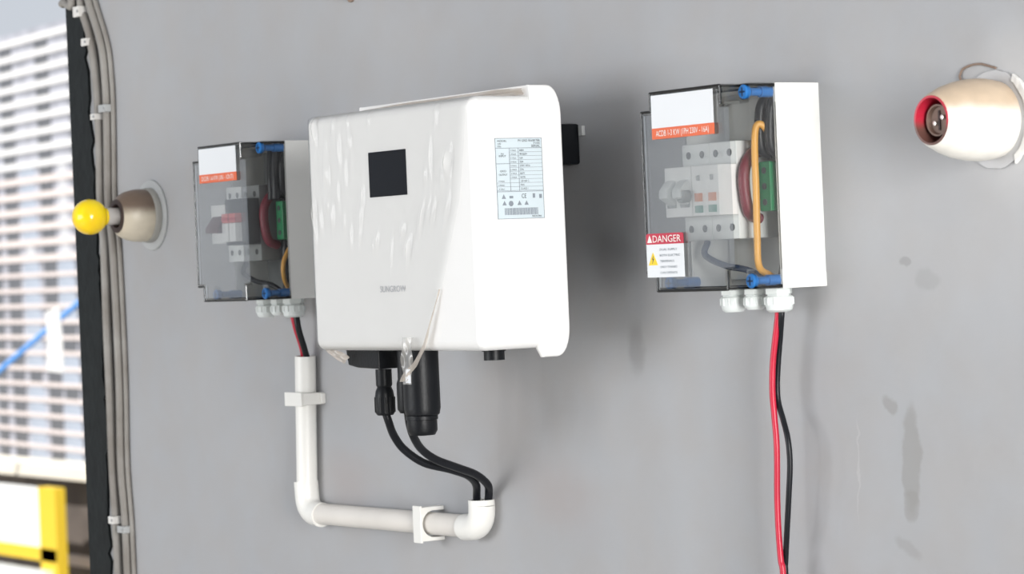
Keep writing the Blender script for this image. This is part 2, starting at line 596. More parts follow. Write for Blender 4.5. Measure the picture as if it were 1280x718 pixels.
def rearprof(zb, zt, y0, y1, rt_y=0.015, rt_z=0.028):
    pts = [(y0, zb), ]
    for k in range(9):
        a = -math.pi / 2 + k * math.pi / 16
        pts.append((y1 - rt_y + rt_y * math.cos(a), zb + rt_z + rt_z * math.sin(a)))
    for k in range(9):
        a = k * math.pi / 16
        pts.append((y1 - rt_y + rt_y * math.cos(a), zt - rt_z + rt_z * math.sin(a)))
    pts.append((y0, zt))
    return pts


sh = MB()
sh.prism(rearprof(iz(-0.0480), iz(0.1995), -0.1165, -0.0810), lambda y, z: (il(-0.4670), y, z), lambda y, z: (il(-0.1507), y, z), 0.002, 3)
for xa, xb in ((-0.1585, -0.1503), (-0.4672, -0.4587)):
    pr = rearprof(iz(-0.0585), iz(0.1998), -0.1165, -0.0805)
    pr[0] = (-0.1125, iz(-0.0585))
    pr.append((-0.1175, iz(-0.050)))
    sh.prism(pr, lambda y, z: (il(xa), y, z), lambda y, z: (il(xb), y, z), 0.003, 3)
sh.build('rear_shroud', WHITE, inv)
hs = MB().box(il(-0.430), il(-0.225), -0.081, -0.062, iz(-0.03), iz(0.175), 0.002)
for k in range(16):
    x = -0.426 + k * 0.0130
    hs.box(il(x), il(x + 0.003), -0.063, -0.034, iz(-0.03), iz(0.175))
hs.build('heat_sink', HEATS, inv)
MB().box(il(-0.40), il(-0.2365), -0.034, 0.0, iz(0.1270), iz(0.1675), 0.0025).build('mounting_bracket', BLACKP, inv)
MB().box(il(-0.3415), il(-0.2715), IYF - 0.0008, IYF + 0.001, iz(0.1024), iz(0.1468), 0.0005).build('display_screen', SCREEN, inv)
letters('logo_lettering', [('SUNGROW', 0, iz(0.0085), 0.0062, 0.048, 'C')], INKL, inv,
        Matrix.Translation((il(-0.3058), IYF - 0.0002, 0)) @ FRONT)
# nameplate on the right-hand side face
npz0, npz1, npy0, npy1 = 0.0733, 0.1495, -0.1585, -0.1055
XS = IX1
npl = MB().box(il(XS) - 0.0005, il(XS) + 0.0006, npy0, npy1, iz(npz0), iz(npz1)).build('nameplate', PLATE, inv)
SX = il(XS) + 0.0007
ln = MB()


def strip(y0, y1, z0, z1):
    ln.box(SX - 0.0002, SX + 0.0001, npy0 + y0, npy0 + y1, iz(npz0) + z0, iz(npz0) + z1)


NW, NH = npy1 - npy0, npz1 - npz0
t = 0.0005
for a in (0, NH - t):
    strip(0, NW, a, a + t)
for a in (0, NW - t):
    strip(a, a + t, 0, NH)
row0 = NH * 0.872
strip(0, NW, row0, row0 + t)
for k in range(1, 12):
    zz = row0 - k * NH * 0.0475
    strip(NW * (0.29 if k < 9 else 0.0), NW, zz, zz + 0.0003)
strip(0, NW * 0.29, NH * 0.68, NH * 0.68 + t)
for yy in (0.29, 0.48):
    strip(NW * yy, NW * yy + t, NH * 0.345, row0)
strip(0, NW, NH * 0.335, NH * 0.335 + t)
ln.build('table_lines', INKG, npl)
bc = MB()
ry = random.Random(11)
yy = NW * 0.15
while yy < NW * 0.86:
    wd = ry.choice((0.0004, 0.0006, 0.0009))
    bc.box(SX - 0.0002, SX + 0.0001, npy0 + yy, npy0 + yy + wd, iz(npz0) + NH * 0.05, iz(npz0) + NH * 0.135)
    yy += wd + ry.choice((0.0004, 0.0006))
bc.build('barcode', INKG, npl)
sym = MB()


def tri(cy, cz, s):
    sym.prism([(cy - s, cz - s * 0.8), (cy + s, cz - s * 0.8), (cy, cz + s)], lambda y, z: (SX - 0.0002, y, z), lambda y, z: (SX + 0.0001, y, z))


for fy, fz in ((0.14, 0.275), (0.15, 0.195), (0.47, 0.195), (0.62, 0.195)):
    tri(npy0 + NW * fy, iz(npz0) + NH * fz, 0.0024)
sym.cyl((SX - 0.0002, npy0 + NW * 0.29, iz(npz0) + NH * 0.19), (SX + 0.0001, npy0 + NW * 0.29, iz(npz0) + NH * 0.19), 0.0026, 14)
sym.box(SX - 0.0002, SX + 0.0001, npy0 + NW * 0.26, npy0 + NW * 0.34, iz(npz0) + NH * 0.255, iz(npz0) + NH * 0.285)
sym.box(SX - 0.0002, SX + 0.0001, npy0 + NW * 0.76, npy0 + NW * 0.81, iz(npz0) + NH * 0.255, iz(npz0) + NH * 0.31)
sym.box(SX - 0.0002, SX + 0.0001, npy0 + NW * 0.90, npy0 + NW * 0.955, iz(npz0) + NH * 0.25, iz(npz0) + NH * 0.30)
sym.build('safety_symbols', INKG, npl)
rows = [('PV GRID INVERTER', NW * 0.96, NH * 0.952, 0.0022, NW * 0.47, 'R'), ('MODEL', NW * 0.05, NH * 0.952, 0.0017, NW * 0.2, 'L'),
        ('TYPE', NW * 0.96, NH * 0.918, 0.0018, NW * 0.15, 'R'), ('SERIAL', NW * 0.96, NH * 0.885, 0.0022, NW * 0.19, 'R'),
        ('S/N', NW * 0.05, NH * 0.918, 0.0015, NW * 0.07, 'L'), ('P/N', NW * 0.05, NH * 0.885, 0.0015, NW * 0.07, 'L'),
        ('PV', NW * 0.145, NH * 0.79, 0.0018, NW * 0.06, 'C'), ('INPUT', NW * 0.145, NH * 0.765, 0.0018, NW * 0.15, 'C'),
        ('GRID', NW * 0.145, NH * 0.58, 0.0018, NW * 0.13, 'C'), ('OUTPUT', NW * 0.145, NH * 0.535, 0.0018, NW * 0.18, 'C'),
        ('CE', NW * 0.57, NH * 0.255, 0.0042, NW * 0.10, 'C'), ('MADE IN CHINA', NW * 0.93, NH * 0.018, 0.0018, NW * 0.2, 'R')]
vals = ['600V', '90-560V', '16A', '20A', '230V 50Hz', '27A', '6kW', '6kVA', '-25+60 C', 'IP65', 'CLASS I']
for k, vtx in enumerate(vals):
    zz = row0 - (k + 1) * NH * 0.0475 + 0.0009
    rows.append((vtx, NW * 0.51, zz, 0.0018, None, 'L'))
    rows.append(('V MAX' if k % 2 == 0 else 'I MAX', NW * 0.31 if k < 8 else NW * 0.04, zz, 0.0014, NW * 0.13, 'L'))
letters('nameplate_lettering', rows, INK, npl, Matrix.Translation((SX, npy0, iz(npz0))) @ SIDE)
# under side
MB().prism([(-0.4415, -0.047), (-0.3760, -0.047), (-0.3760, -0.0690), (-0.4200, -0.0680), (-0.4370, -0.0655)],
           lambda x, z: (il(x), -0.160, iz(z)), lambda x, z: (il(x), -0.122, iz(z)), 0.002).build('terminal_block', BLACKP, inv)
vp = MB().cyl((il(-0.187), -0.145, iz(-0.047)), (il(-0.187), -0.145, iz(-0.0595)), 0.0100, 24)
vp.cyl((il(-0.187), -0.145, iz(-0.047)), (il(-0.187), -0.145, iz(-0.051)), 0.0115, 24)
vp.build('vent_plug', BLACKP, inv)

# thin film over the front: a rippled sheet following the front face, peeled along a slanting right edge
fx0, fz0, fz1 = IX0 + 0.001, IZ0 - 0.0005, IZ1 + 0.0002


def film_right(z):
    tz = (z - fz0) / (fz1 - fz0)
    pts = [(0.0, -0.2440), (0.12, -0.2270), (0.35, -0.2010), (0.6, -0.1740), (0.82, -0.1625), (1.0, -0.1560)]
    for (a, xa), (b_, xb) in zip(pts, pts[1:]):
        if tz <= b_:
            return xa + (xb - xa) * (tz - a) / (b_ - a)
    return -0.153


fm = bmesh.new()
NU, NV = 210, 80
rf = random.Random(5)
ridges = [(rf.uniform(0.04, 0.94), rf.uniform(0.0045, 0.0085), rf.uniform(0.40, 0.98) if k % 3 else rf.uniform(0.55, 0.98), rf.uniform(0.025, 0.085), rf.uniform(0.0014, 0.0030), rf.uniform(-0.10, 0.03)) for k in range(60)]
# no creases where the film lies flat over the screen
ridges = [q for q in ridges if not (0.32 < q[0] < 0.74 and 0.55 < q[2] < 0.90 and rf.random() < 0.75)]
grid = []
for j in range(NV + 1):
    v = j / NV
    z = fz0 + (fz1 - fz0) * v
    xr = film_right(z)
    row = []
    for i in range(NU + 1):
        u = i / NU
        x = fx0 + (xr - fx0) * u
        h = 0.0010 + 0.0001 * math.sin(60 * x + 9 * z)
        for (cu, su, cv, sv, amp, sl) in ridges:
            d = (u - cu - sl * (v - cv)) / su * 0.6
            e = (v - cv) / sv
            if abs(d) < 3 and abs(e) < 3:
                h += amp * math.exp(-d * d - e * e)
        edgef = min(1, (fz1 - z) / 0.012)
        if u > 0.93:
            h += 0.002 * ((u - 0.93) / 0.07) ** 2
        y = IYF - h * (0.35 + 0.65 * edgef)
        r_ = 0.010
        dz = min(r_, max(0, r_ - (IZ1 - z)), r_)
        dz2 = max(0, r_ - (z - IZ0)) if z > IZ0 else r_
        dx = max(0, r_ - (x - IX0))
        back = max(r_ - math.sqrt(max(0, r_ * r_ - q * q)) for q in (min(dz, r_), min(dz2, r_), min(dx, r_)))
        row.append(fm.verts.new((il(x), y + back * 0.8, iz(z))))
    grid.append(row)
for j in range(NV):
    for i in range(NU):
        fm.faces.new((grid[j][i], grid[j][i + 1], grid[j + 1][i + 1], grid[j + 1][i]))
me = bpy.data.meshes.new('protective_film')
fm.to_mesh(me)
fm.free()
me.materials.append(FILM)
me.shade_smooth()
tag(link('protective_film', me, inv), 'clear wrinkled plastic film peeling at its slanted right edge')


def ribbon(name, pts, widths, material, parent, fold=0.002, n=24, m=8, wob=0.0012, seed=1, pull=(1, 0, 0)):
    """crumpled strip of film along a path"""
    P = [Vector(p) for p in pts]
    b = bmesh.new()
    rr = random.Random(seed)
    ph = [rr.uniform(0, 6) for _ in range(4)]
    g = []
    for i in range(n + 1):
        s = i / n * (len(P) - 1)
        k = min(int(s), len(P) - 2)
        f = s - k
        p = P[k].lerp(P[k + 1], f)
        wd = widths[k] + (widths[k + 1] - widths[k]) * f
        row = []
        for j in range(m + 1):
            u = j / m - 0.5
            q = p + Vector(pull) * (u * wd) + Vector((0, -1, 0)) * (wob * math.sin(7 * u + ph[0] + 3 * s) + wob * 0.7 * math.sin(15 * u + ph[1] - 5 * s) + fold * u)
            row.append(b.verts.new(q))
        g.append(row)
    for i in range(n):
        for j in range(m):
            b.faces.new((g[i][j], g[i][j + 1], g[i + 1][j + 1], g[i + 1][j]))
    me = bpy.data.meshes.new(name)
    b.to_mesh(me)
    b.free()
    me.materials.append(material)
    me.shade_smooth()
    return link(name, me, parent)


# folded edge of the film, its hanging tail with the pull tab, and the loose rag at the lower left
ribbon('film_fold', [(il(-0.2165), -0.1848, iz(0.010)), (il(-0.2300), -0.1865, iz(-0.018)), (il(-0.2430), -0.1880, iz(-0.044)), (il(-0.2600), -0.1890, iz(-0.0625)), (il(-0.2790), -0.1880, iz(-0.072)), (il(-0.2850), -0.1875, iz(-0.0790))],
       [0.0010, 0.0055, 0.0095, 0.0140, 0.0175, 0.0170, 0.0120], FILMD, inv, seed=4, wob=0.0004)
ribbon('film_tail', [(il(-0.2745), -0.1865, iz(-0.036)), (il(-0.2770), -0.1870, iz(-0.056)), (il(-0.2800), -0.1870, iz(-0.0815))], [0.024, 0.0225, 0.020], FILMT, inv, seed=9)
tab = MB().box(il(-0.2790), il(-0.2700), -0.1884, -0.1880, iz(-0.0800), iz(-0.0665)).build('pull_tab', STICK, inv)
ribbon('film_rag', [(il(-0.4580), -0.1740, iz(-0.0475)), (il(-0.4420), -0.1720, iz(-0.0530)), (il(-0.4250), -0.1680, iz(-0.0600))], [0.004, 0.012, 0.016], FILMD, inv, seed=12, pull=(0.7, 0, 0.6))
# film bunched over the top edge
ribbon('film_top_bunch', [(il(-0.452), -0.1192, iz(0.1945)), (il(-0.36), -0.1195, iz(0.1952)), (il(-0.26), -0.1195, iz(0.1950)), (il(-0.20), -0.1205, iz(0.1945)), (il(-0.158), -0.1195, iz(0.1940))],
       [0.003, 0.005, 0.006, 0.008, 0.006], FILMB, inv, seed=21, pull=(0, 0, 1), wob=0.0006)
# loose flap of film over the top right corner
ribbon('film_top_flap', [(il(-0.200), -0.1500, iz(0.1918)), (il(-0.180), -0.1480, iz(0.1925)), (il(-0.158), -0.1440, iz(0.1915))],
       [0.012, 0.030, 0.020], FILMB, inv, seed=22, pull=(0.1, 0.9, 0.10), wob=0.0006)


# ------------------------------------------------------------------ cables with plugs under the inverter
def plug_lathe(x, y, z0, prof, n=24):
    return MB().lathe([(r, -h) for r, h in prof], n, Matrix.Translation((x, y, z0)))


ca = thing('plug_cable', 'thin black cable with slim ribbed plug, leftmost under the white inverter', 'cable', (-0.392, -0.145, -0.07))
pl = plug_lathe(0, 0, 0, [(0.0083, 0.0), (0.0083, 0.016), (0.0072, 0.018), (0.0090, 0.022), (0.0098, 0.027), (0.0098, 0.044), (0.0080, 0.0465), (0.0045, 0.0465)])
for k in range(12):
    a = 2 * math.pi * k / 12
    pl.cyl((0.0096 * math.cos(a), 0.0096 * math.sin(a), -0.028), (0.0096 * math.cos(a), 0.0096 * math.sin(a), -0.0435), 0.0010, 6)
pl.build('plug', BLACKP, ca)
A = [(-0.392, -0.145, -0.113), (-0.391, -0.142, -0.1238), (-0.3992, -0.132, -0.1377), (-0.4031, -0.118, -0.1535), (-0.4027, -0.095, -0.1691), (-0.4017, -0.065, -0.1779), (-0.403, -0.042, -0.1863), (-0.4125, -0.0265, -0.197), (-0.4245, -0.0185, -0.2095), (-0.4278, -0.0168, -0.226)]
MB().tube([(x + 0.392, y + 0.145, z + 0.07) for x, y, z in A], 0.0042).build('cable', BLKW, ca)

cb = thing('plug_cable', 'black cable with small plug half hidden behind the thick black bottle-shaped plug', 'cable', (-0.352, -0.143, -0.0496))
plug_lathe(0, 0, 0, [(0.0085, 0.0), (0.0085, 0.030), (0.0100, 0.034), (0.0100, 0.060), (0.0075, 0.064), (0.0042, 0.064)]).build('plug', BLACKP, cb)
B = [(-0.352, -0.143, -0.112), (-0.3590, -0.137, -0.1251), (-0.3671, -0.128, -0.1387), (-0.3787, -0.112, -0.1531), (-0.3841, -0.092, -0.1653), (-0.3878, -0.064, -0.1758), (-0.3938, -0.0385, -0.1850), (-0.4020, -0.0195, -0.1966), (-0.4125, -0.0110, -0.2071), (-0.4185, -0.0100, -0.226)]
MB().tube([(x + 0.352, y + 0.143, z + 0.0496) for x, y, z in B], 0.0042).build('cable', BLKW, cb)

dg = thing('communication_dongle', 'thick black bottle-shaped plug with narrower end cap hanging under the white inverter', 'plug', (-0.3125, -0.150, -0.0496))
plug_lathe(0, 0, 0, [(0.0180, 0.0), (0.0182, 0.058), (0.0170, 0.064), (0.0125, 0.067)]).build('body', BLACKP, dg)
plug_lathe(-0.0015, 0, 0, [(0.0125, 0.062), (0.0160, 0.065), (0.0160, 0.069), (0.0150, 0.0695), (0.0150, 0.080), (0.0125, 0.0845), (0.0, 0.0855)]).build('end_cap', BLACKP, dg)


# ------------------------------------------------------------------ junction boxes
BW, BH, BDB, BDL = 0.1321, 0.180, 0.0493, 0.0511
BD = BDB + BDL
NX, NZ, DH = 0.0140, 0.0165, 0.0290


def gland(mb_z, r, hf, hn):
    g = MB().lathe([(r * 1.0, 0.0), (r * 1.0, -hf)], 6)
    return g


def make_box(name, label, x0, z0, text, danger, plate):
    t_ = thing(name, label, 'junction box', (x0, 0, z0))
    th = 0.003
    b = MB()
    b.box(th, BW - th, -0.004, 0, th, BH - th)
    b.box(BW - th, BW, -BDB, 0, 0, BH)
    b.box(0, th, -BDB, 0, 0, BH)
    b.box(th, BW - th, -BDB, 0, 0, th)
    b.box(th, BW - th, -BDB, 0, BH - th, BH)
    b.box(BW - 0.004, BW + 0.0006, -0.0085, 0, 0.0003, 0.0120)         # small foot ribs by the wall
    b.build('base', ABS, t_, smooth=False)
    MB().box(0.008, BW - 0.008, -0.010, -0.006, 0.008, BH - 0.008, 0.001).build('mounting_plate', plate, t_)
    rl = MB().box(0.006, BW - 0.006, -0.0135, -0.010, 0.072, 0.107)
    rl.box(0.006, BW - 0.006, -0.018, -0.0135, 0.072, 0.076)
    rl.box(0.006, BW - 0.006, -0.018, -0.0135, 0.103, 0.107)
    rl.build('din_rail', RAIL, t_, smooth=False)
    # smoked lid with notched corners
    bm = bmesh.new()
    xs, zs = [0, NX, BW - NX, BW], [0, NZ, BH - NZ, BH]
    rect = [(xs[1], zs[0]), (xs[2], zs[0]), (xs[3], zs[0]), (xs[3], zs[1]), (xs[3], zs[2]), (xs[3], zs[3]), (xs[2], zs[3]), (xs[1], zs[3]), (xs[0], zs[3]), (xs[0], zs[2]), (xs[0], zs[1]), (xs[0], zs[0])]
    plus = [(xs[1], zs[0]), (xs[2], zs[0]), (xs[2], zs[1]), (xs[3], zs[1]), (xs[3], zs[2]), (xs[2], zs[2]), (xs[2], zs[3]), (xs[1], zs[3]), (xs[1], zs[2]), (xs[0], zs[2]), (xs[0], zs[1]), (xs[1], zs[1])]
    r0 = [bm.verts.new((x, -BDB, z)) for x, z in rect]
    r1 = [bm.verts.new((x, -BDB - DH, z)) for x, z in rect]
    inner = {2, 5, 8, 11}
    r2 = [bm.verts.new((plus[k][0], -BDB - DH, plus[k][1])) if k in inner else r1[k] for k in range(12)]
    bv = 0.0035
    r3 = [bm.verts.new((x, -BD + bv, z)) for x, z in plus]
    cx, cz = BW / 2, BH / 2
    r4 = [bm.verts.new((x + (bv if x < cx else -bv), -BD, z + (bv if z < cz else -bv))) for x, z in plus]
    for k in range(12):
        k2 = (k + 1) % 12
        bm.faces.new((r0[k], r0[k2], r1[k2], r1[k]))
        bm.faces.new((r2[k], r2[k2], r3[k2], r3[k]))
        bm.faces.new((r3[k], r3[k2], r4[k2], r4[k]))
    for k in inner:
        bm.faces.new((r1[k - 1], r1[k], r1[(k + 1) % 12], r2[k]))
    for quad in ([11, 0, 1, 2], [2, 3, 4, 5], [5, 6, 7, 8], [8, 9, 10, 11], [11, 2, 5, 8]):
        bm.faces.new([r4[q] for q in quad])
    bmesh.ops.recalc_face_normals(bm, faces=bm.faces[:])
    me = bpy.data.meshes.new('lid')
    bm.to_mesh(me)
    bm.free()
    me.materials.append(LID)
    lid = link('lid', me, t_)
    lid['label'] = 'smoked see-through lid with notched corners'
    sm = lid.modifiers.new('thick', 'SOLIDIFY')
    sm.thickness = 0.0022
    sm.offset = -1
    # thick plastic edges of the lid look dark
    ed = MB()
    pf = [(x + (0.001 if x < cx else -0.001), -BD + 0.0018, z + (0.001 if z < cz else -0.001)) for x, z in plus]
    for k in (7, 8, 9, 10, 11, 0, 1, 5, 6):
        ed.cyl(pf[k], pf[(k + 1) % 12], 0.0012, 8)
    ed.box(0.0005, BW - 0.0005, -BDB - 0.0035, -BDB, 0.0005, 0.0035)
    ed.box(0.0005, BW - 0.0005, -BDB - 0.0035, -BDB, BH - 0.0035, BH - 0.0005)
    for zc in (0.0002, BH - 0.0032):
        ed.box(0.016, BW - 0.016, -BD + 0.004, -BDB - DH, zc + 0.0005, zc + 0.0025)
        ed.box(0.001, BW - 0.001, -BDB - DH, -BDB - 0.004, zc + 0.0005, zc + 0.0025)
    ed.build('lid_edge', LIDE, lid)
    for sx in (0.0072, BW - 0.0072):
        for sz in (0.0075, BH - 0.0075):
            s = MB().cyl((sx, -BDB + 0.002, sz), (sx, -BDB - 0.012, sz), 0.0048, 16)
            s.cyl((sx, -BDB - 0.011, sz), (sx, -BDB - DH + 0.006, sz), 0.0036, 16)
            s.lathe([(0.0058, 0), (0.0064, 0.001), (0.0064, 0.0045), (0.0055, 0.0055)], 20, Matrix.Translation((sx, -BDB - DH + 0.0035, sz)) @ Matrix.Rotation(R(90), 4, 'X'))
            so = s.build('lid_screw', BLUE, t_)
            yy_ = -BDB - DH - 0.0021
            MB().box(sx - 0.0038, sx + 0.0038, yy_ - 0.0002, yy_ + 0.0012, sz - 0.0008, sz + 0.0008).box(sx - 0.0008, sx + 0.0008, yy_ - 0.0002, yy_ + 0.0012, sz - 0.0038, sz + 0.0038).build('cross_slot', BLUED, so, smooth=False)
    # cable glands below
    for gx, gr, ln_ in ((0.037, 0.0116, 0.021), (0.068, 0.0098, 0.019), (0.102, 0.0125, 0.0215)):
        g = MB().lathe([(gr, 0.0), (gr, -0.0052), (gr * 0.88, -0.0056), (gr * 0.88, -0.0075)], 6, Matrix.Translation((gx, -0.030, 0)) @ Matrix.Rotation(R(12), 4, 'Z'))
        go = g.build('cable_gland', GLAND, t_, smooth=False)
        nt_ = MB().lathe([(gr * 0.95, -0.0070), (gr * 1.02, -0.0080), (gr * 1.02, -0.0150), (gr * 0.92, -ln_ + 0.002), (gr * 0.70, -ln_), (gr * 0.30, -ln_)], 24, Matrix.Translation((gx, -0.030, 0)))
        for k in range(12):
            a = k * math.pi / 6
            nt_.cyl((gx + gr * 1.0 * math.cos(a), -0.030 + gr * 1.0 * math.sin(a), -0.0085), (gx + gr * 1.0 * math.cos(a), -0.030 + gr * 1.0 * math.sin(a), -0.0148), 0.0011, 6)
        nt_.build('gland_nut', GLAND, go)
    # type sticker with its orange band
    yf = -BD - 0.0004
    xa, xb = (0.0190, 0.1090)
    st = MB().box(xa, xb, yf, yf + 0.0005, 0.1470, 0.1765).build('type_sticker', STICK, t_, smooth=False)
    MB().box(xa + 0.0002, xb + 0.0006, yf - 0.0002, yf + 0.0004, 0.1372, 0.1470).build('colour_band', ORANGE, st, smooth=False)
    letters('band_lettering', [(text, (xa + xb) / 2, 0.1396, 0.0052, 0.077, 'C')], INKW, st, Matrix.Translation((0, yf - 0.0003, 0)) @ FRONT)
    if danger:
        da = MB().prism([(0.0035, 0.0135), (0.0585, 0.0135), (0.0585, 0.0432), (0.0035, 0.0432)], lambda x, z: (x, yf, z), lambda x, z: (x, yf + 0.0005, z)).build('danger_sticker', STICK, t_, smooth=False)
        rd = [(0.0035, 0.0432), (0.0585, 0.0432)]
        for ccx, a0 in ((0.0563, 0), (0.0057, 90)):
            for k in range(5):
                a = R(a0 + k * 22.5)
                rd.append((ccx + 0.0022 * math.cos(a), 0.0507 + 0.0022 * math.sin(a)))
        MB().prism(rd, lambda x, z: (x, yf - 0.0002, z), lambda x, z: (x, yf + 0.0004, z)).build('red_band', REDB, da, smooth=False)
        wt = MB().prism([(0.0055, 0.0448), (0.0125, 0.0448), (0.0090, 0.0515)], lambda x, z: (x, yf - 0.0004, z), lambda x, z: (x, yf - 0.0002, z))
        wt.build('white_triangle', INKW, da, smooth=False)
        letters('danger_lettering', [('DANGER', 0.0140, 0.0450, 0.0062, 0.0415, 'L')], INKW, da, Matrix.Translation((0, yf - 0.0003, 0)) @ FRONT)
        MB().prism([(0.0062, 0.0245), (0.0198, 0.0245), (0.0130, 0.0360)], lambda x, z: (x, yf - 0.0003, z), lambda x, z: (x, yf + 0.0002, z)).build('yellow_triangle', YEL, da, smooth=False)
        MB().prism([(0.0138, 0.0330), (0.0118, 0.0296), (0.0130, 0.0297), (0.0120, 0.0258), (0.0145, 0.0302), (0.0132, 0.0303)], lambda x, z: (x, yf - 0.0005, z), lambda x, z: (x, yf - 0.0002, z)).build('lightning_bolt', INK, da, smooth=False)
        rows_ = [(tx, 0.0235, 0.0374 - k * 0.0052, 0.0020, wd_, 'L') for k, (tx, wd_) in enumerate((('DUAL SUPPLY', 0.026), ('BOTH ELECTRIC', 0.030), ('TERMINALS', 0.021), ('ONLY TRAINED', 0.025), ('CAN OPERATE', 0.025)))]
        letters('warning_lettering', rows_, INKG, da, Matrix.Translation((0, yf - 0.0002, 0)) @ FRONT)
    return t_


box2 = make_box('junction_box', 'junction box with clear lid, right of the inverter, bearing a red DANGER sticker', 0.0, 0.0, 'ACDB 1-3 KW (1PH 230V - 16A)', True, ABSG)
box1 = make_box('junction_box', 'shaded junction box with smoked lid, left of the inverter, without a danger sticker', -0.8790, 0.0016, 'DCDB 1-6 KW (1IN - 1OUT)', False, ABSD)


# ------------------------------------------------------------------ breakers and wiring inside the boxes (they can be lifted off the rail)
YS, YM = -0.0640, -0.0850


def module(name, label, cat, ox, oz, x0, x1, poles, body=MCBW, mid=True, y_s=YS, y_m=YM):
    t_ = thing(name, label, cat, (ox + x0, -0.0181, oz + 0.045))
    wd = x1 - x0
    b = MB().box(0, wd, y_s + 0.0181, 0, 0.0, 0.087, 0.001)
    b.build('body', body, t_)
    if mid:
        MB().box(0.0002, wd - 0.0002, y_m + 0.0181, y_s + 0.0183, 0.0215, 0.0665, 0.0008).build('raised_front', MCBL, t_)
    pw = wd / poles
    for k in range(poles):
        for zc in (0.0105, 0.0770):
            cxx = (k + 0.5) * pw
            MB().cyl((cxx, y_s + 0.0190, zc), (cxx, y_s + 0.0178, zc), 0.0034, 14).build('terminal_hole', HOLE, t_)
    return t_, pw


yy0 = 0.0181
# right box: two-pole breaker and two-pole surge module
mA, pw = module('circuit_breaker', 'two-pole breaker with chunky grey toggles in the right junction box', 'circuit breaker', 0, 0, 0.0135, 0.0530, 2)
for k in range(2):
    cxx = (k + 0.5) * pw
    tg = MB().prism([(YM + yy0 + 0.002, 0.031), (YM + yy0 + 0.002, 0.056), (YM + yy0 - 0.004, 0.053), (YM + yy0 - 0.0100, 0.046), (YM + yy0 - 0.0100, 0.039)],
                    lambda y, z: (cxx - 0.0062, y, z), lambda y, z: (cxx + 0.0062, y, z), 0.001)
    tg.build('toggle', MCBW, mA)
    MB().box(cxx - 0.0066, cxx + 0.0066, YM + yy0 - 0.0006, YM + yy0 + 0.001, 0.0300, 0.0345).build('toggle_slot', TOGG, mA)
MB().cyl((0.0335, YM + yy0 - 0.0085, 0.0400), (0.0335, YM + yy0, 0.0400), 0.0060, 18).build('round_knob', TOGG, mA)
mB, pw = module('surge_protector', 'two-pole module with orange and green marks in the right junction box', 'surge protector', 0, 0, 0.0532, 0.0927, 2)
for k in range(2):
    cxx = (k + 0.5) * pw
    MB().box(cxx - 0.0055, cxx + 0.0055, YM + yy0 - 0.0004, YM + yy0 + 0.001, 0.0345, 0.0420).build('orange_mark', mat('orange_mark', (0.75, 0.30, 0.16), 0.5), mB)
    MB().box(cxx - 0.0058, cxx + 0.0058, YM + yy0 - 0.0004, YM + yy0 + 0.001, 0.0245, 0.0310).build('green_mark', mat('green_mark', (0.18, 0.36, 0.30), 0.5), mB)
    MB().box(cxx - 0.0025, cxx + 0.0025, YM + yy0 - 0.0003, YM + yy0 + 0.001, 0.053, 0.058).build('small_window', TOGG, mB)

# left box: breaker with a joined dark toggle, dark surge base with two cartridges
mC, pw = module('circuit_breaker', 'two-pole breaker with joined dark maroon toggle in the shaded left junction box', 'circuit breaker', -0.8790, 0.0016, 0.0135, 0.0500, 2)
MB().prism([(YM + yy0 + 0.002, 0.034), (YM + yy0 + 0.002, 0.056), (YM + yy0 - 0.0100, 0.040), (YM + yy0 - 0.0100, 0.034)],
           lambda y, z: (0.003, y, z), lambda y, z: (0.034, y, z), 0.001).build('toggle', TOGM, mC)
mD, pw = module('surge_protector', 'dark surge protector base with two white cartridges topped red in the left junction box', 'surge protector', -0.8790, 0.0016, 0.0515, 0.0925, 2, body=mat('mid_grey_body', (0.20, 0.21, 0.21), 0.5))
MB().box(-0.0004, 0.0415, YM + yy0 - 0.0016, YS + yy0, 0.0190, 0.0720, 0.001).build('base_block', SPDK, mD)
for k in range(2):
    a = 0.0060 + k * 0.0178
    cr = MB().box(a, a + 0.0150, YM + yy0 - 0.0100, YM + yy0, 0.0230, 0.0445, 0.001).build('cartridge', MCBL, mD)
    MB().box(a, a + 0.0150, YM + yy0 - 0.0100, YM + yy0, 0.0447, 0.0555, 0.001).build('red_indicator', PINK, cr)
    MB().box(a, a + 0.0150, YM + yy0 - 0.0103, YM + yy0 - 0.009, 0.0475, 0.0505).build('dark_red_line', REDB, cr)


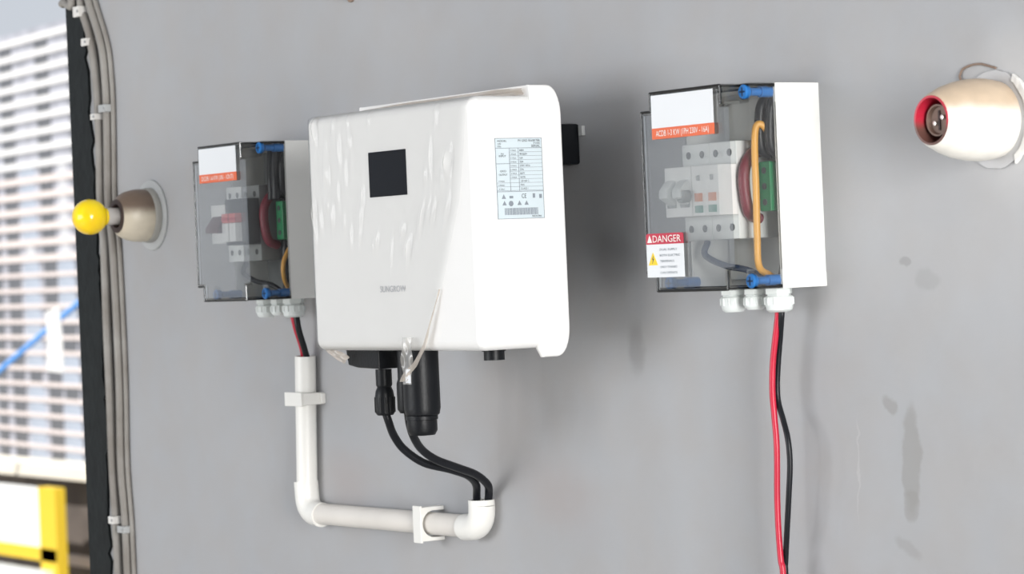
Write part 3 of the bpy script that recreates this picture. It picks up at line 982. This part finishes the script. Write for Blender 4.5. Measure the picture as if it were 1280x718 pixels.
def wiring(ox, oz, where, blk):
    g = thing('terminal_block', 'green earth terminal block behind the side of the %s lid' % where, 'terminal block', (ox + 0.105, -0.010, oz + 0.068))
    MB().box(0, 0.0160, -0.0400, 0.0, 0.0, 0.044, 0.0015).build('body', GREEN, g)
    for k in range(3):
        MB().cyl((0.008, -0.0405, 0.008 + k * 0.014), (0.008, -0.0395, 0.008 + k * 0.014), 0.003, 12).build('screw_hole', HOLE, g)
    if where.startswith('right'):
        tag(MB().tube([(ox + 0.120, -0.040, oz + 0.122), (ox + 0.1185, -0.052, oz + 0.142), (ox + 0.1155, -0.0585, oz + 0.143), (ox + 0.1145, -0.0605, oz + 0.125), (ox + 0.1145, -0.0610, oz + 0.085), (ox + 0.114, -0.0615, oz + 0.045), (ox + 0.113, -0.0600, oz + 0.020), (ox + 0.108, -0.045, oz + 0.012), (ox + 0.103, -0.034, oz + 0.0085)], 0.0031).build('yellow_wire', YELW),
            'yellow earth wire arching down inside the %s' % where, 'wire')
    else:
        tag(MB().tube([(ox + 0.113, -0.030, oz + 0.066), (ox + 0.114, -0.040, oz + 0.056), (ox + 0.1145, -0.048, oz + 0.040), (ox + 0.112, -0.046, oz + 0.022), (ox + 0.104, -0.034, oz + 0.0085)], 0.0026).build('yellow_wire', YELW),
            'short yellow earth wire below the green terminal in the left junction box', 'wire')
    tag(MB().tube([(ox + 0.0945, -0.040, oz + 0.122), (ox + 0.0990, -0.052, oz + 0.119), (ox + 0.1010, -0.062, oz + 0.106), (ox + 0.1010, -0.063, oz + 0.088), (ox + 0.1000, -0.058, oz + 0.068), (ox + 0.0960, -0.044, oz + 0.062)], 0.0052).build('red_wire', MAROON),
        'thick dark red inner wire bulging beside the breakers in the %s' % where, 'wire')
    for kx, (bx, by) in enumerate(((0.1015, -0.0165), (0.1105, -0.0495), (0.1225, -0.0480), (0.1245, -0.0200))):
        nm = ('hugging the back plate', 'next to the green terminal', 'under the lid side', 'in the rear right corner')[kx]
        tag(MB().tube([(ox + bx, by + 0.006, oz + 0.168), (ox + bx, by, oz + 0.155), (ox + bx - 0.001, by, oz + 0.125), (ox + bx, by + (0.010 if kx in (1, 2) else 0), oz + 0.118)] if kx in (1, 2) else
                      [(ox + bx, by + 0.001, oz + 0.170), (ox + bx, by, oz + 0.13), (ox + bx - 0.0005, by, oz + 0.08), (ox + bx, by, oz + 0.04), (ox + bx - 0.002, by - 0.006, oz + 0.004)], 0.0050 if kx in (1, 2) else 0.0056).build('black_wire', BLKW),
            'black inner wire %s inside the %s' % (nm, where), 'wire')
    tag(MB().tube([(ox + 0.023, -0.046, oz + 0.0440), (ox + 0.026, -0.052, oz + 0.032), (ox + 0.050, -0.050, oz + 0.022), (ox + 0.080, -0.044, oz + 0.016), (ox + 0.098, -0.036, oz + 0.0035)], 0.0030).build('dark_wire', blk),
        'dark inner wire sweeping below the breakers in the %s' % where, 'wire')


wiring(0.0, 0.0, 'right junction box', BLUED)
wiring(-0.8790, 0.0016, 'left junction box', BLKW)
for kx, (bx, by) in enumerate(((0.0985, -0.0210), (0.1085, -0.0560), (0.1185, -0.0560), (0.1000, -0.0350))):  # extra black bundle added in place of the shade inside this box
    tag(MB().tube([(-0.8790 + bx, by + 0.002, 0.172), (-0.8790 + bx, by, 0.150), (-0.8790 + bx + 0.0006, by, 0.125), (-0.8790 + bx, by, 0.116)] if kx in (1, 2) else
                  [(-0.8790 + bx, by, 0.170), (-0.8790 + bx + 0.0005, by, 0.120), (-0.8790 + bx, by, 0.070), (-0.8790 + bx - 0.0005, by, 0.035), (-0.8790 + bx, by, 0.006)], 0.0048 if kx in (1, 2) else 0.0062).build('black_wire', BLKW),
        'added black cable deepening the shade in the left junction box, %s' % ('farthest left of the bundle', 'above the terminal, nearer the breakers', 'above the terminal, nearer the lid side', 'in front of the farthest left one')[kx], 'wire')

# ------------------------------------------------------------------ hanging cables of the right box, short cables of the left box
RD = [(0.0995, -0.03, -0.0205), (0.0988, -0.03, -0.027), (0.0947, -0.0305, -0.0462), (0.0906, -0.031, -0.0676), (0.0884, -0.031, -0.0926), (0.0885, -0.03, -0.114), (0.0901, -0.03, -0.1426), (0.0878, -0.03, -0.1855), (0.0876, -0.03, -0.2141), (0.0891, -0.03, -0.2426), (0.0916, -0.03, -0.2568), (0.0926, -0.03, -0.3268), (0.0916, -0.03, -0.43679999999999997)]
tag(MB().tube(RD, 0.0028).build('red_cable', REDW), 'red cable hanging from the right gland of the right junction box', 'cable')
BK = [(0.1045, -0.0295, -0.0205), (0.1037, -0.0295, -0.0271), (0.0953, -0.0255, -0.0464), (0.0907, -0.0245, -0.0643), (0.0876, -0.0245, -0.0858), (0.0888, -0.025, -0.1022), (0.097, -0.027, -0.1176), (0.1062, -0.03, -0.135), (0.1076, -0.03, -0.1562), (0.1041, -0.03, -0.1848), (0.0975, -0.028, -0.2138), (0.0879, -0.0235, -0.2433), (0.0866, -0.0232, -0.2578), (0.0876, -0.0232, -0.3278), (0.0886, -0.0232, -0.43779999999999997)]
tag(MB().tube(BK, 0.0026).build('black_cable', BLKW), 'black cable hanging beside the red cable from the right junction box', 'cable')
tag(MB().tube([(-0.7795, -0.030, -0.0175), (-0.7795, -0.026, -0.035), (-0.7840, -0.017, -0.056), (-0.7875, -0.0135, -0.075), (-0.7885, -0.0135, -0.100)], 0.0037).build('red_cable', REDW),
    'short dark red cable from the left junction box into the white pipe', 'cable')
tag(MB().tube([(-0.7720, -0.030, -0.0175), (-0.7710, -0.028, -0.035), (-0.7745, -0.020, -0.056), (-0.7785, -0.0135, -0.075), (-0.7800, -0.0130, -0.100)], 0.0037).build('black_cable', BLKW),
    'short black cable from the left junction box into the white pipe', 'cable')

# ------------------------------------------------------------------ white conduit with its clips
PY, PR, PE = -0.0135, 0.0121, 0.0141
pipe = thing('conduit_pipe', 'white plastic conduit pipe running down, right and up below the left box and inverter', 'pipe', (-0.79, 0, -0.247))


def pp(x, z):
    return (x + 0.79, PY, z + 0.247)


def hollow(p, q, r, ri, n=28):
    p, q = Vector(p), Vector(q)
    d = q - p
    mtx = Matrix.Translation(p) @ d.to_track_quat('Z', 'Y').to_matrix().to_4x4()
    return MB().lathe([(ri, d.length), (ri, 0), (r, 0), (r, d.length), (ri, d.length)], n, mtx, cap=False)


hollow(pp(-0.7845, -0.0655), pp(-0.7940, -0.232), PR, 0.0100).build('vertical_pipe', PVC, pipe)
MB().cyl(pp(-0.780, -0.2470), pp(-0.440, -0.2440), PR, 28).build('horizontal_pipe', PVCD, pipe)


def elbow_pts(x0, z0, dx0, dz0, x1, z1, r, k0):
    return None


def bend(cx, cz, r, a0, a1, straight0, straight1):
    pts = []
    n = 10
    for k in range(n + 1):
        a = R(a0 + (a1 - a0) * k / n)
        pts.append(Vector((cx + r * math.cos(a), 0, cz + r * math.sin(a))))
    d0 = (pts[0] - pts[1]).normalized()
    d1 = (pts[-1] - pts[-2]).normalized()
    return [pts[0] + d0 * straight0] + pts + [pts[-1] + d1 * straight1]


el = bend(-0.7740, -0.2270, 0.0200, 180, 270, 0.0165, 0.0130)
MB().tube([pp(p.x, p.z) for p in el], PE, 28, 1).build('elbow', PVC, pipe)
el2 = bend(-0.4425, -0.2250, 0.0190, 270, 360, 0.0150, 0.0050)
e2 = MB().tube([pp(p.x, p.z) for p in el2], PE, 28, 1)
e2.lathe([(0.0112, 0.0), (0.0112, -0.006), (0.0141, -0.006), (0.0141, 0.0), (0.0112, 0.0)], 28, Matrix.Translation(Vector(pp(-0.4235, -0.2145))), cap=False)
e2.build('elbow', PVC, pipe)


def clip(loc, label, horizontal):
    t_ = thing('pipe_clip', label, 'pipe clip', loc, 'clips on the white conduit')
    hw, r = 0.0068, 0.0143
    prof = [(-0.0185, 0.0), (-0.0185, -0.0275), (-0.0160, -0.0298), (0.0160, -0.0298), (0.0185, -0.0275), (0.0185, 0.0), (0.0140, 0.0)]
    inner = []
    for k in range(13):
        a = R(0 + 180 * k / 12)
        inner.append((r * math.cos(a) * 1.0, PY - r * math.sin(a) * 0.98))
    prof = prof + inner + [(-0.0140, 0.0)]
    if horizontal:
        b = MB().prism(prof, lambda s, y: (-hw, y, s), lambda s, y: (hw, y, s), 0.0008)
    else:
        b = MB().prism(prof, lambda s, y: (s, y, -hw), lambda s, y: (s, y, hw), 0.0008)
    b.build('saddle', PVC, t_)
    bb = MB()
    if horizontal:
        bb.box(-0.0080, 0.0080, -0.0312, -0.0285, -0.0200, 0.0200, 0.0008)
    else:
        MB().box(-0.0225, 0.0225, -0.0060, 0.0, -0.0060, 0.0060, 0.001).build('base_bar', PVC, t_)
        bb.box(-0.0195, 0.0195, -0.0312, -0.0285, -0.0080, 0.0080, 0.0008)
    bb.build('front_bar', PVC, t_)
    return t_


clip((-0.7868, 0, -0.1145), 'white clip around the vertical run of the white conduit', False)
clip((-0.5260, 0, -0.2448), 'white clip around the horizontal run of the white conduit', True)

# ------------------------------------------------------------------ lamp holders
TOWALL = Matrix.Rotation(R(90), 4, 'X')            # lathe axis +Z -> -Y


lh = thing('lamp_holder', 'dusty cream lamp holder with the yellow bulb, near the left wall end', 'lamp holder', (-1.188, 0, 0.112))
MB().lathe([(0.045, 0), (0.045, 0.002), (0.044, 0.003), (0.0, 0.003)], 48, TOWALL).build('base_plate', GREYPL, lh)
profL = [(0.0330, 0.0115), (0.0336, 0.018), (0.0330, 0.027), (0.0306, 0.037), (0.0262, 0.0455), (0.0215, 0.0500)]
MB().lathe([(0.0345, 0.003), (0.0350, 0.008), (0.0340, 0.0115), (0.0330, 0.0115)], 40, TOWALL, cap=False).build('rim', CEDGE, lh)
MB().lathe(profL + [(0.0165, 0.050), (0.0160, 0.030), (0.0, 0.030)], 40, TOWALL, cap=False).build('body', CERAM, lh)
MB().lathe([(0.0217, 0.0490), (0.0212, 0.0508), (0.0150, 0.0512), (0.0150, 0.044), (0.0217, 0.0490)], 36, TOWALL, cap=False).build('socket_rim', SKT, lh)
bl = thing('light_bulb', 'small round yellow bulb screwed into the left lamp holder', 'light bulb', (-1.188, -0.0312, 0.112))
MB().lathe([(0.0, 0.0), (0.0105, 0.0), (0.0108, 0.026), (0.0110, 0.034)], 28, TOWALL, cap=False).build('cap', BCAP, bl)
prof = [(0.0108, 0.0325)]
for k in range(3, 21):
    a = math.pi * (1 - k / 20)
    if 0.0225 * math.sin(a) >= 0.0100 or k > 6:
        prof.append((max(0.0, 0.0225 * math.sin(a)), 0.0560 - 0.0225 * math.cos(math.pi - a)))
prof[-1] = (0.0, prof[-1][1])
MB().lathe(prof, 36, TOWALL, cap=False).build('globe', BULB, bl)

rh = thing('lamp_holder', 'large white empty lamp holder with red socket ring, near the right edge', 'lamp holder', (0.355, 0, 0.1325))
PLr = MB()
rp = random.Random(8)
ring = [((0.0405 + rp.uniform(-0.0006, 0.0005)) * math.cos(2 * math.pi * k / 48), (0.0405 + rp.uniform(-0.0006, 0.0005)) * math.sin(2 * math.pi * k / 48)) for k in range(48)]
PLr.prism(ring, lambda x, z: (x, -0.0028, z), lambda x, z: (x, 0.0, z), 0.0008)
PLr.build('base_plate', PLGREY, rh)
arc = [((0.0435 + rp.uniform(-0.001, 0.001)) * math.cos(R(a)), (0.0435 + rp.uniform(-0.001, 0.001)) * math.sin(R(a))) for a in range(-58, 62, 6)]
arc += [((0.0375 + rp.uniform(-0.0012, 0.0008)) * math.cos(R(a)), (0.0375 + rp.uniform(-0.0012, 0.0008)) * math.sin(R(a))) for a in range(54, -56, -6)]
MB().prism(arc, lambda x, z: (x, -0.0040, z), lambda x, z: (x, 0.0, z), 0.0006).build('plaster_crescent', PLAST, rh)
profR = [(0.0318, 0.003), (0.0330, 0.010), (0.0338, 0.020), (0.0332, 0.032), (0.0312, 0.044), (0.0278, 0.056), (0.0230, 0.067), (0.0208, 0.0705)]
MB().lathe(profR + [(0.0202, 0.0712), (0.0195, 0.0712)], 48, TOWALL, cap=False).build('body', CERAMW, rh)
MB().lathe([(0.0203, 0.0706), (0.0200, 0.0720), (0.0182, 0.0718), (0.0174, 0.046), (0.0, 0.046)], 40, TOWALL, cap=False).build('socket_ring', REDR, rh)
MB().lathe([(0.0, 0.062), (0.0105, 0.062), (0.0115, 0.0650), (0.0130, 0.0650), (0.0132, 0.046)], 32, TOWALL, cap=False).build('socket_core', BRASSD, rh)
for dx in (-0.0045, 0.0045):
    MB().lathe([(0.0020, 0.061), (0.0020, 0.0640), (0.0, 0.0645)], 12, Matrix.Translation((dx, 0, dx * 0.5)) @ TOWALL, cap=False).build('contact_pin', BCAP, rh)
MB().box(-0.001, 0.001, -0.0630, -0.0615, -0.008, 0.008).build('core_slot', SKT, rh)
tag(MB().tube([(0.3270, -0.0050, 0.1560), (0.3165, -0.0022, 0.1690), (0.3160, -0.0014, 0.1730), (0.3195, -0.0012, 0.1770), (0.3290, -0.0011, 0.1792), (0.3400, -0.0011, 0.1793), (0.3500, -0.0012, 0.1768), (0.3580, -0.0012, 0.1745)], 0.0010, 8).build('stray_wire', BROWN),
    'thin brown wire curling on the wall above the right lamp holder', 'wire')
wp = thing('wall_plug', 'tiny brown plug with a screw set in the wall at the frame top', 'wall plug', (-0.667, 0, 0.338))
MB().lathe([(0.0065, 0), (0.0068, 0.003), (0.004, 0.004)], 16, TOWALL).build('plug', BROWN, wp)
MB().lathe([(0.0032, 0.003), (0.0030, 0.006), (0.0, 0.0065)], 12, Matrix.Translation((-0.004, 0, 0)) @ TOWALL).build('screw', CLIPW, wp)
sp = thing('wall_plug', 'small pale wall plug beside the black bracket behind the inverter', 'wall plug', (-0.2300, 0, 0.160))
MB().box(-0.0035, 0.0035, -0.004, 0, -0.0050, 0.0050, 0.0008).build('plug', GREYPL, sp)
rk = thing('wall_plug', 'small brown plug at the right rim of the right lamp holder', 'wall plug', (0.3990, 0, 0.1340))
MB().lathe([(0.0050, 0), (0.0050, 0.0025), (0.003, 0.003)], 12, TOWALL).build('plug', BROWN, rk)

# ------------------------------------------------------------------ grey cables along the left wall end
CA = [(-1.3580, -0.006, 0.62), (-1.362, -0.006, 0.4465), (-1.3589, -0.006, 0.4038), (-1.3555, -0.006, 0.3887), (-1.3346, -0.006, 0.3519), (-1.323, -0.006, 0.2983), (-1.3197, -0.006, 0.2591), (-1.3213, -0.006, 0.1951), (-1.3247, -0.006, 0.1375), (-1.3203, -0.006, 0.0847), (-1.3207, -0.006, 0.0321), (-1.3222, -0.006, -0.031), (-1.3221, -0.006, -0.1257), (-1.3235, -0.006, -0.2122), (-1.3208, -0.006, -0.2816), (-1.3205, -0.006, -0.3511), (-1.3206, -0.006, -0.56)]
CB = [(-1.3480, -0.006, 0.62), (-1.3497, -0.006, 0.4452), (-1.3345, -0.006, 0.4014), (-1.3017, -0.006, 0.3405), (-1.2942, -0.006, 0.296), (-1.2933, -0.006, 0.2573), (-1.2972, -0.006, 0.1938), (-1.3006, -0.006, 0.1364), (-1.2939, -0.006, 0.0839), (-1.2919, -0.006, 0.0316), (-1.291, -0.006, -0.0311), (-1.2917, -0.006, -0.1095), (-1.297, -0.006, -0.2112), (-1.292, -0.006, -0.2801), (-1.2917, -0.006, -0.3492), (-1.2917, -0.006, -0.56)]
tag(MB().tube(CA, 0.0060).build('grey_cable', GCABLE), 'grey cable clipped along the wall edge, nearer the black strip', 'cable')
tag(MB().tube(CB, 0.0060).build('grey_cable', GCABLE), 'grey cable clipped along the wall edge, farther from the black strip', 'cable')
tag(MB().tube([(x + 0.0125, -0.0035, z) for x, y, z in CB], 0.0032).build('grey_cable', GCABLE), 'thin grey strand added for the shade right of the two thicker cables', 'cable')  # strand added in place of a shade line beside the cables
tag(MB().tube([(-1.4050, -0.012, 0.4020), (-1.3985, -0.012, 0.4045), (-1.3841, -0.012, 0.3990), (-1.3765, -0.012, 0.3985), (-1.3745, -0.012, 0.4150), (-1.3740, -0.010, 0.50), (-1.374, -0.010, 0.6)], 0.0055).build('grey_cable', GCABLE),
    'grey cable end looping over the top of the black strip', 'cable')
for (x, z, wd, hh, lab) in ((-1.3215, 0.2465, 0.010, 0.008, 'white cable clip level with the top of the inverter'), (-1.3390, 0.3460, 0.012, 0.010, 'white cable clip just below the topmost clip'), (-1.3590, 0.3880, 0.014, 0.014, 'white cable clip at the top of the picture by the black strip'),
                            (-1.2935, 0.2554, 0.016, 0.010, 'grey cable clip on the right-hand cable above the lamp holder'), (-1.3200, -0.2835, 0.011, 0.010, 'white cable clip low on the left-hand cable'), (-1.2918, -0.2944, 0.016, 0.009, 'grey cable clip low on the right-hand cable')):
    k_ = thing('cable_clip', lab, 'cable clip', (x, 0, z), 'clips on the grey cables')
    gcol = CLIPW if 'white' in lab else GREYPL
    MB().box(-wd / 2, wd / 2, -0.0155, -0.0118, -hh / 2, hh / 2, 0.001).box(wd / 2 - 0.0005, wd / 2 + 0.004, -0.0155, 0.0, -hh / 2, hh / 2, 0.001).build('clip_body', gcol, k_)
    MB().lathe([(0.0020, 0.015), (0.0020, 0.0165), (0.0, 0.0170)], 10, Matrix.Translation((wd / 2 + 0.0015, 0, 0)) @ TOWALL).build('clip_nail', STEEL, k_)

# ------------------------------------------------------------------ the view past the wall end
tag(MB().box(-700, 200, -300, 500, -41, -40).build('ground', GROUND), 'hazy street ground far below', None, None, 'structure')

tw = thing('tower_block', 'tall pale tower block with stacked floor slabs and rows of windows', 'building', (-497.56, 222.54, -40))
tw.rotation_euler = (0, 0, R(-5))      # local -X runs along the facade, away from the camera


def share(name, me, parent, loc):
    o = link(name, me, parent)
    o.location = loc
    return o


def bmesh_box(name, sx, sy, sz, material):
    o = MB().box(-sx / 2, sx / 2, -sy / 2, sy / 2, 0, sz)
    me = bpy.data.meshes.new(name)
    o.bm.to_mesh(me)
    o.bm.free()
    me.materials.append(material)
    return me


S0, S1 = -62, 46               # facade extent (local x is -s)
cx_t, len_t = -(S0 + S1) / 2, S1 - S0
core = MB().box(-S1, -S0, -0.7, 22, 0, 88.5)
core.build('core_wall', CORE, tw, smooth=False)
slab = bmesh_box('floor_slab', len_t, 2.2, 1.25, CONC)
wl = {'d': bmesh_box('window_pane', 7.0, 0.3, 1.75, PANED), 'b': bmesh_box('window_pane', 8.4, 0.3, 1.75, PANEB), 'w': bmesh_box('window_pane', 4.6, 0.3, 1.75, PANEW), 'e': bmesh_box('window_pane', 4.6, 0.3, 1.75, PANED)}
slim = bmesh_box('floor_slab', len_t, 2.2, 0.80, CONC)
pale = bmesh_box('floor_slab', len_t, 2.2, 1.25, CONCW)  # whiter upper slabs: blown-out brightness of the tower top put into colour
tall = {'d': bmesh_box('window_pane', 7.0, 0.3, 2.2, PANED), 'b': bmesh_box('window_pane', 8.6, 0.3, 2.2, PANEB), 'w': bmesh_box('window_pane', 5.2, 0.3, 2.2, PANEW), 'e': bmesh_box('window_pane', 5.2, 0.3, 2.2, PANED)}
rw = random.Random(2)
for k in range(30):
    z = -1.0 + k * 3.0
    low = k < 15
    share('floor_slab', slim if low else (slab if k < 21 else pale), tw, (cx_t, 0.0, z))
    if k < 29:
        for s, kind in ((31.0, 'w'), (22.6, 'e'), (12.4, 'd'), (2.2, 'b'), (-8.6, 'd'), (-17.6, 'b' if low else 'w'), (-25.5, 'e'), (-34, 'b')):
            if low and kind == 'b' and rw.random() < 0.3:
                kind = 'd'
            if not low and kind == 'b' and rw.random() < 0.4:
                kind = 'w'
            if k > 20 and kind in 'bw':
                continue
            share('window_pane', (tall if low else wl)[kind], tw, (-s, -0.75, z + (0.80 if low else 1.25)))
for s in (18.6, -2.6, -22.0):
    MB().box(-s - 0.5, -s + 0.5, -0.55, 1.4, 0, 86.5).build('pier', CONCW, tw, smooth=False)

nb = thing('annex_building', 'low brown building with a bright cream ledge, below the tower', 'building', (-53.47, 23.3, -40))
MB().box(-8, 9, 0.8, 9, 0, 34.9).box(-8, 9, 0.5, 0.8, 0, 35.85).build('wall', BWALL, nb, smooth=False)
MB().box(-8, 9, 0.0, 0.95, 35.83, 36.10).build('roof_ledge', CREAM, nb, smooth=False)
MB().box(-8, 9, 0.30, 0.6, 33.95, 34.15).build('string_course', CONC, nb, smooth=False)
for k in range(4):
    wn = MB().box(1.55 + k * 1.9, 1.75 + k * 1.9 + 0.9, 0.42, 0.6, 34.45, 35.45).build('window', PANED, nb, smooth=False)
    MB().box(1.65 + k * 1.9, 1.75 + k * 1.9 + 0.8, 0.38, 0.45, 34.52, 35.38).build('pane', PANEB, wn, smooth=False)

sg = thing('hoarding', 'white board in a yellow frame standing before the brown building', 'hoarding', (-52.77, 22.6, -40))
MB().box(-2.42, 0.45, 0, 0.12, 34.45, 35.72).build('board', FWHITE, sg, smooth=False)
fr = MB().box(0.40, 1.24, -0.05, 0.18, 0, 35.75).box(-2.65, -2.40, -0.05, 0.18, 0, 35.75).box(-2.6, 1.2, -0.05, 0.17, 34.20, 34.47)
fr.build('frame', FYEL, sg, smooth=False)
MB().box(-2.6, 1.0, -0.25, -0.05, 33.2, 34.02).build('lower_board', mat('pale_board', (0.72, 0.76, 0.78), 0.5), sg, smooth=False)

tag(MB().cyl((-55.43, 20.3, -3.9), (-52.0, 25.9, 1.28), 0.062, 14).build('blue_pole', BPOLE), 'light blue pole slanting up in front of the tower block', 'pole')
sheet = MB()
zz_ = [0.02, 0.3, 0.6, 0.9, 1.15]
sheet.prism([(0.0, 0.0), (0.05, -0.55), (-0.05, -1.25), (0.72, -1.28), (0.70, -0.6), (0.60, 0.10)], lambda x, z: (x, 0, z), lambda x, z: (x, 0.04, z))
sh_ = sheet.build('hanging_panel', FWHITE, smooth=False)  # flat white shape with an uneven outline
sh_.location = (-53.15, 23.25, -0.62)
tag(sh_, 'white cloth hanging from the light blue pole', 'panel')
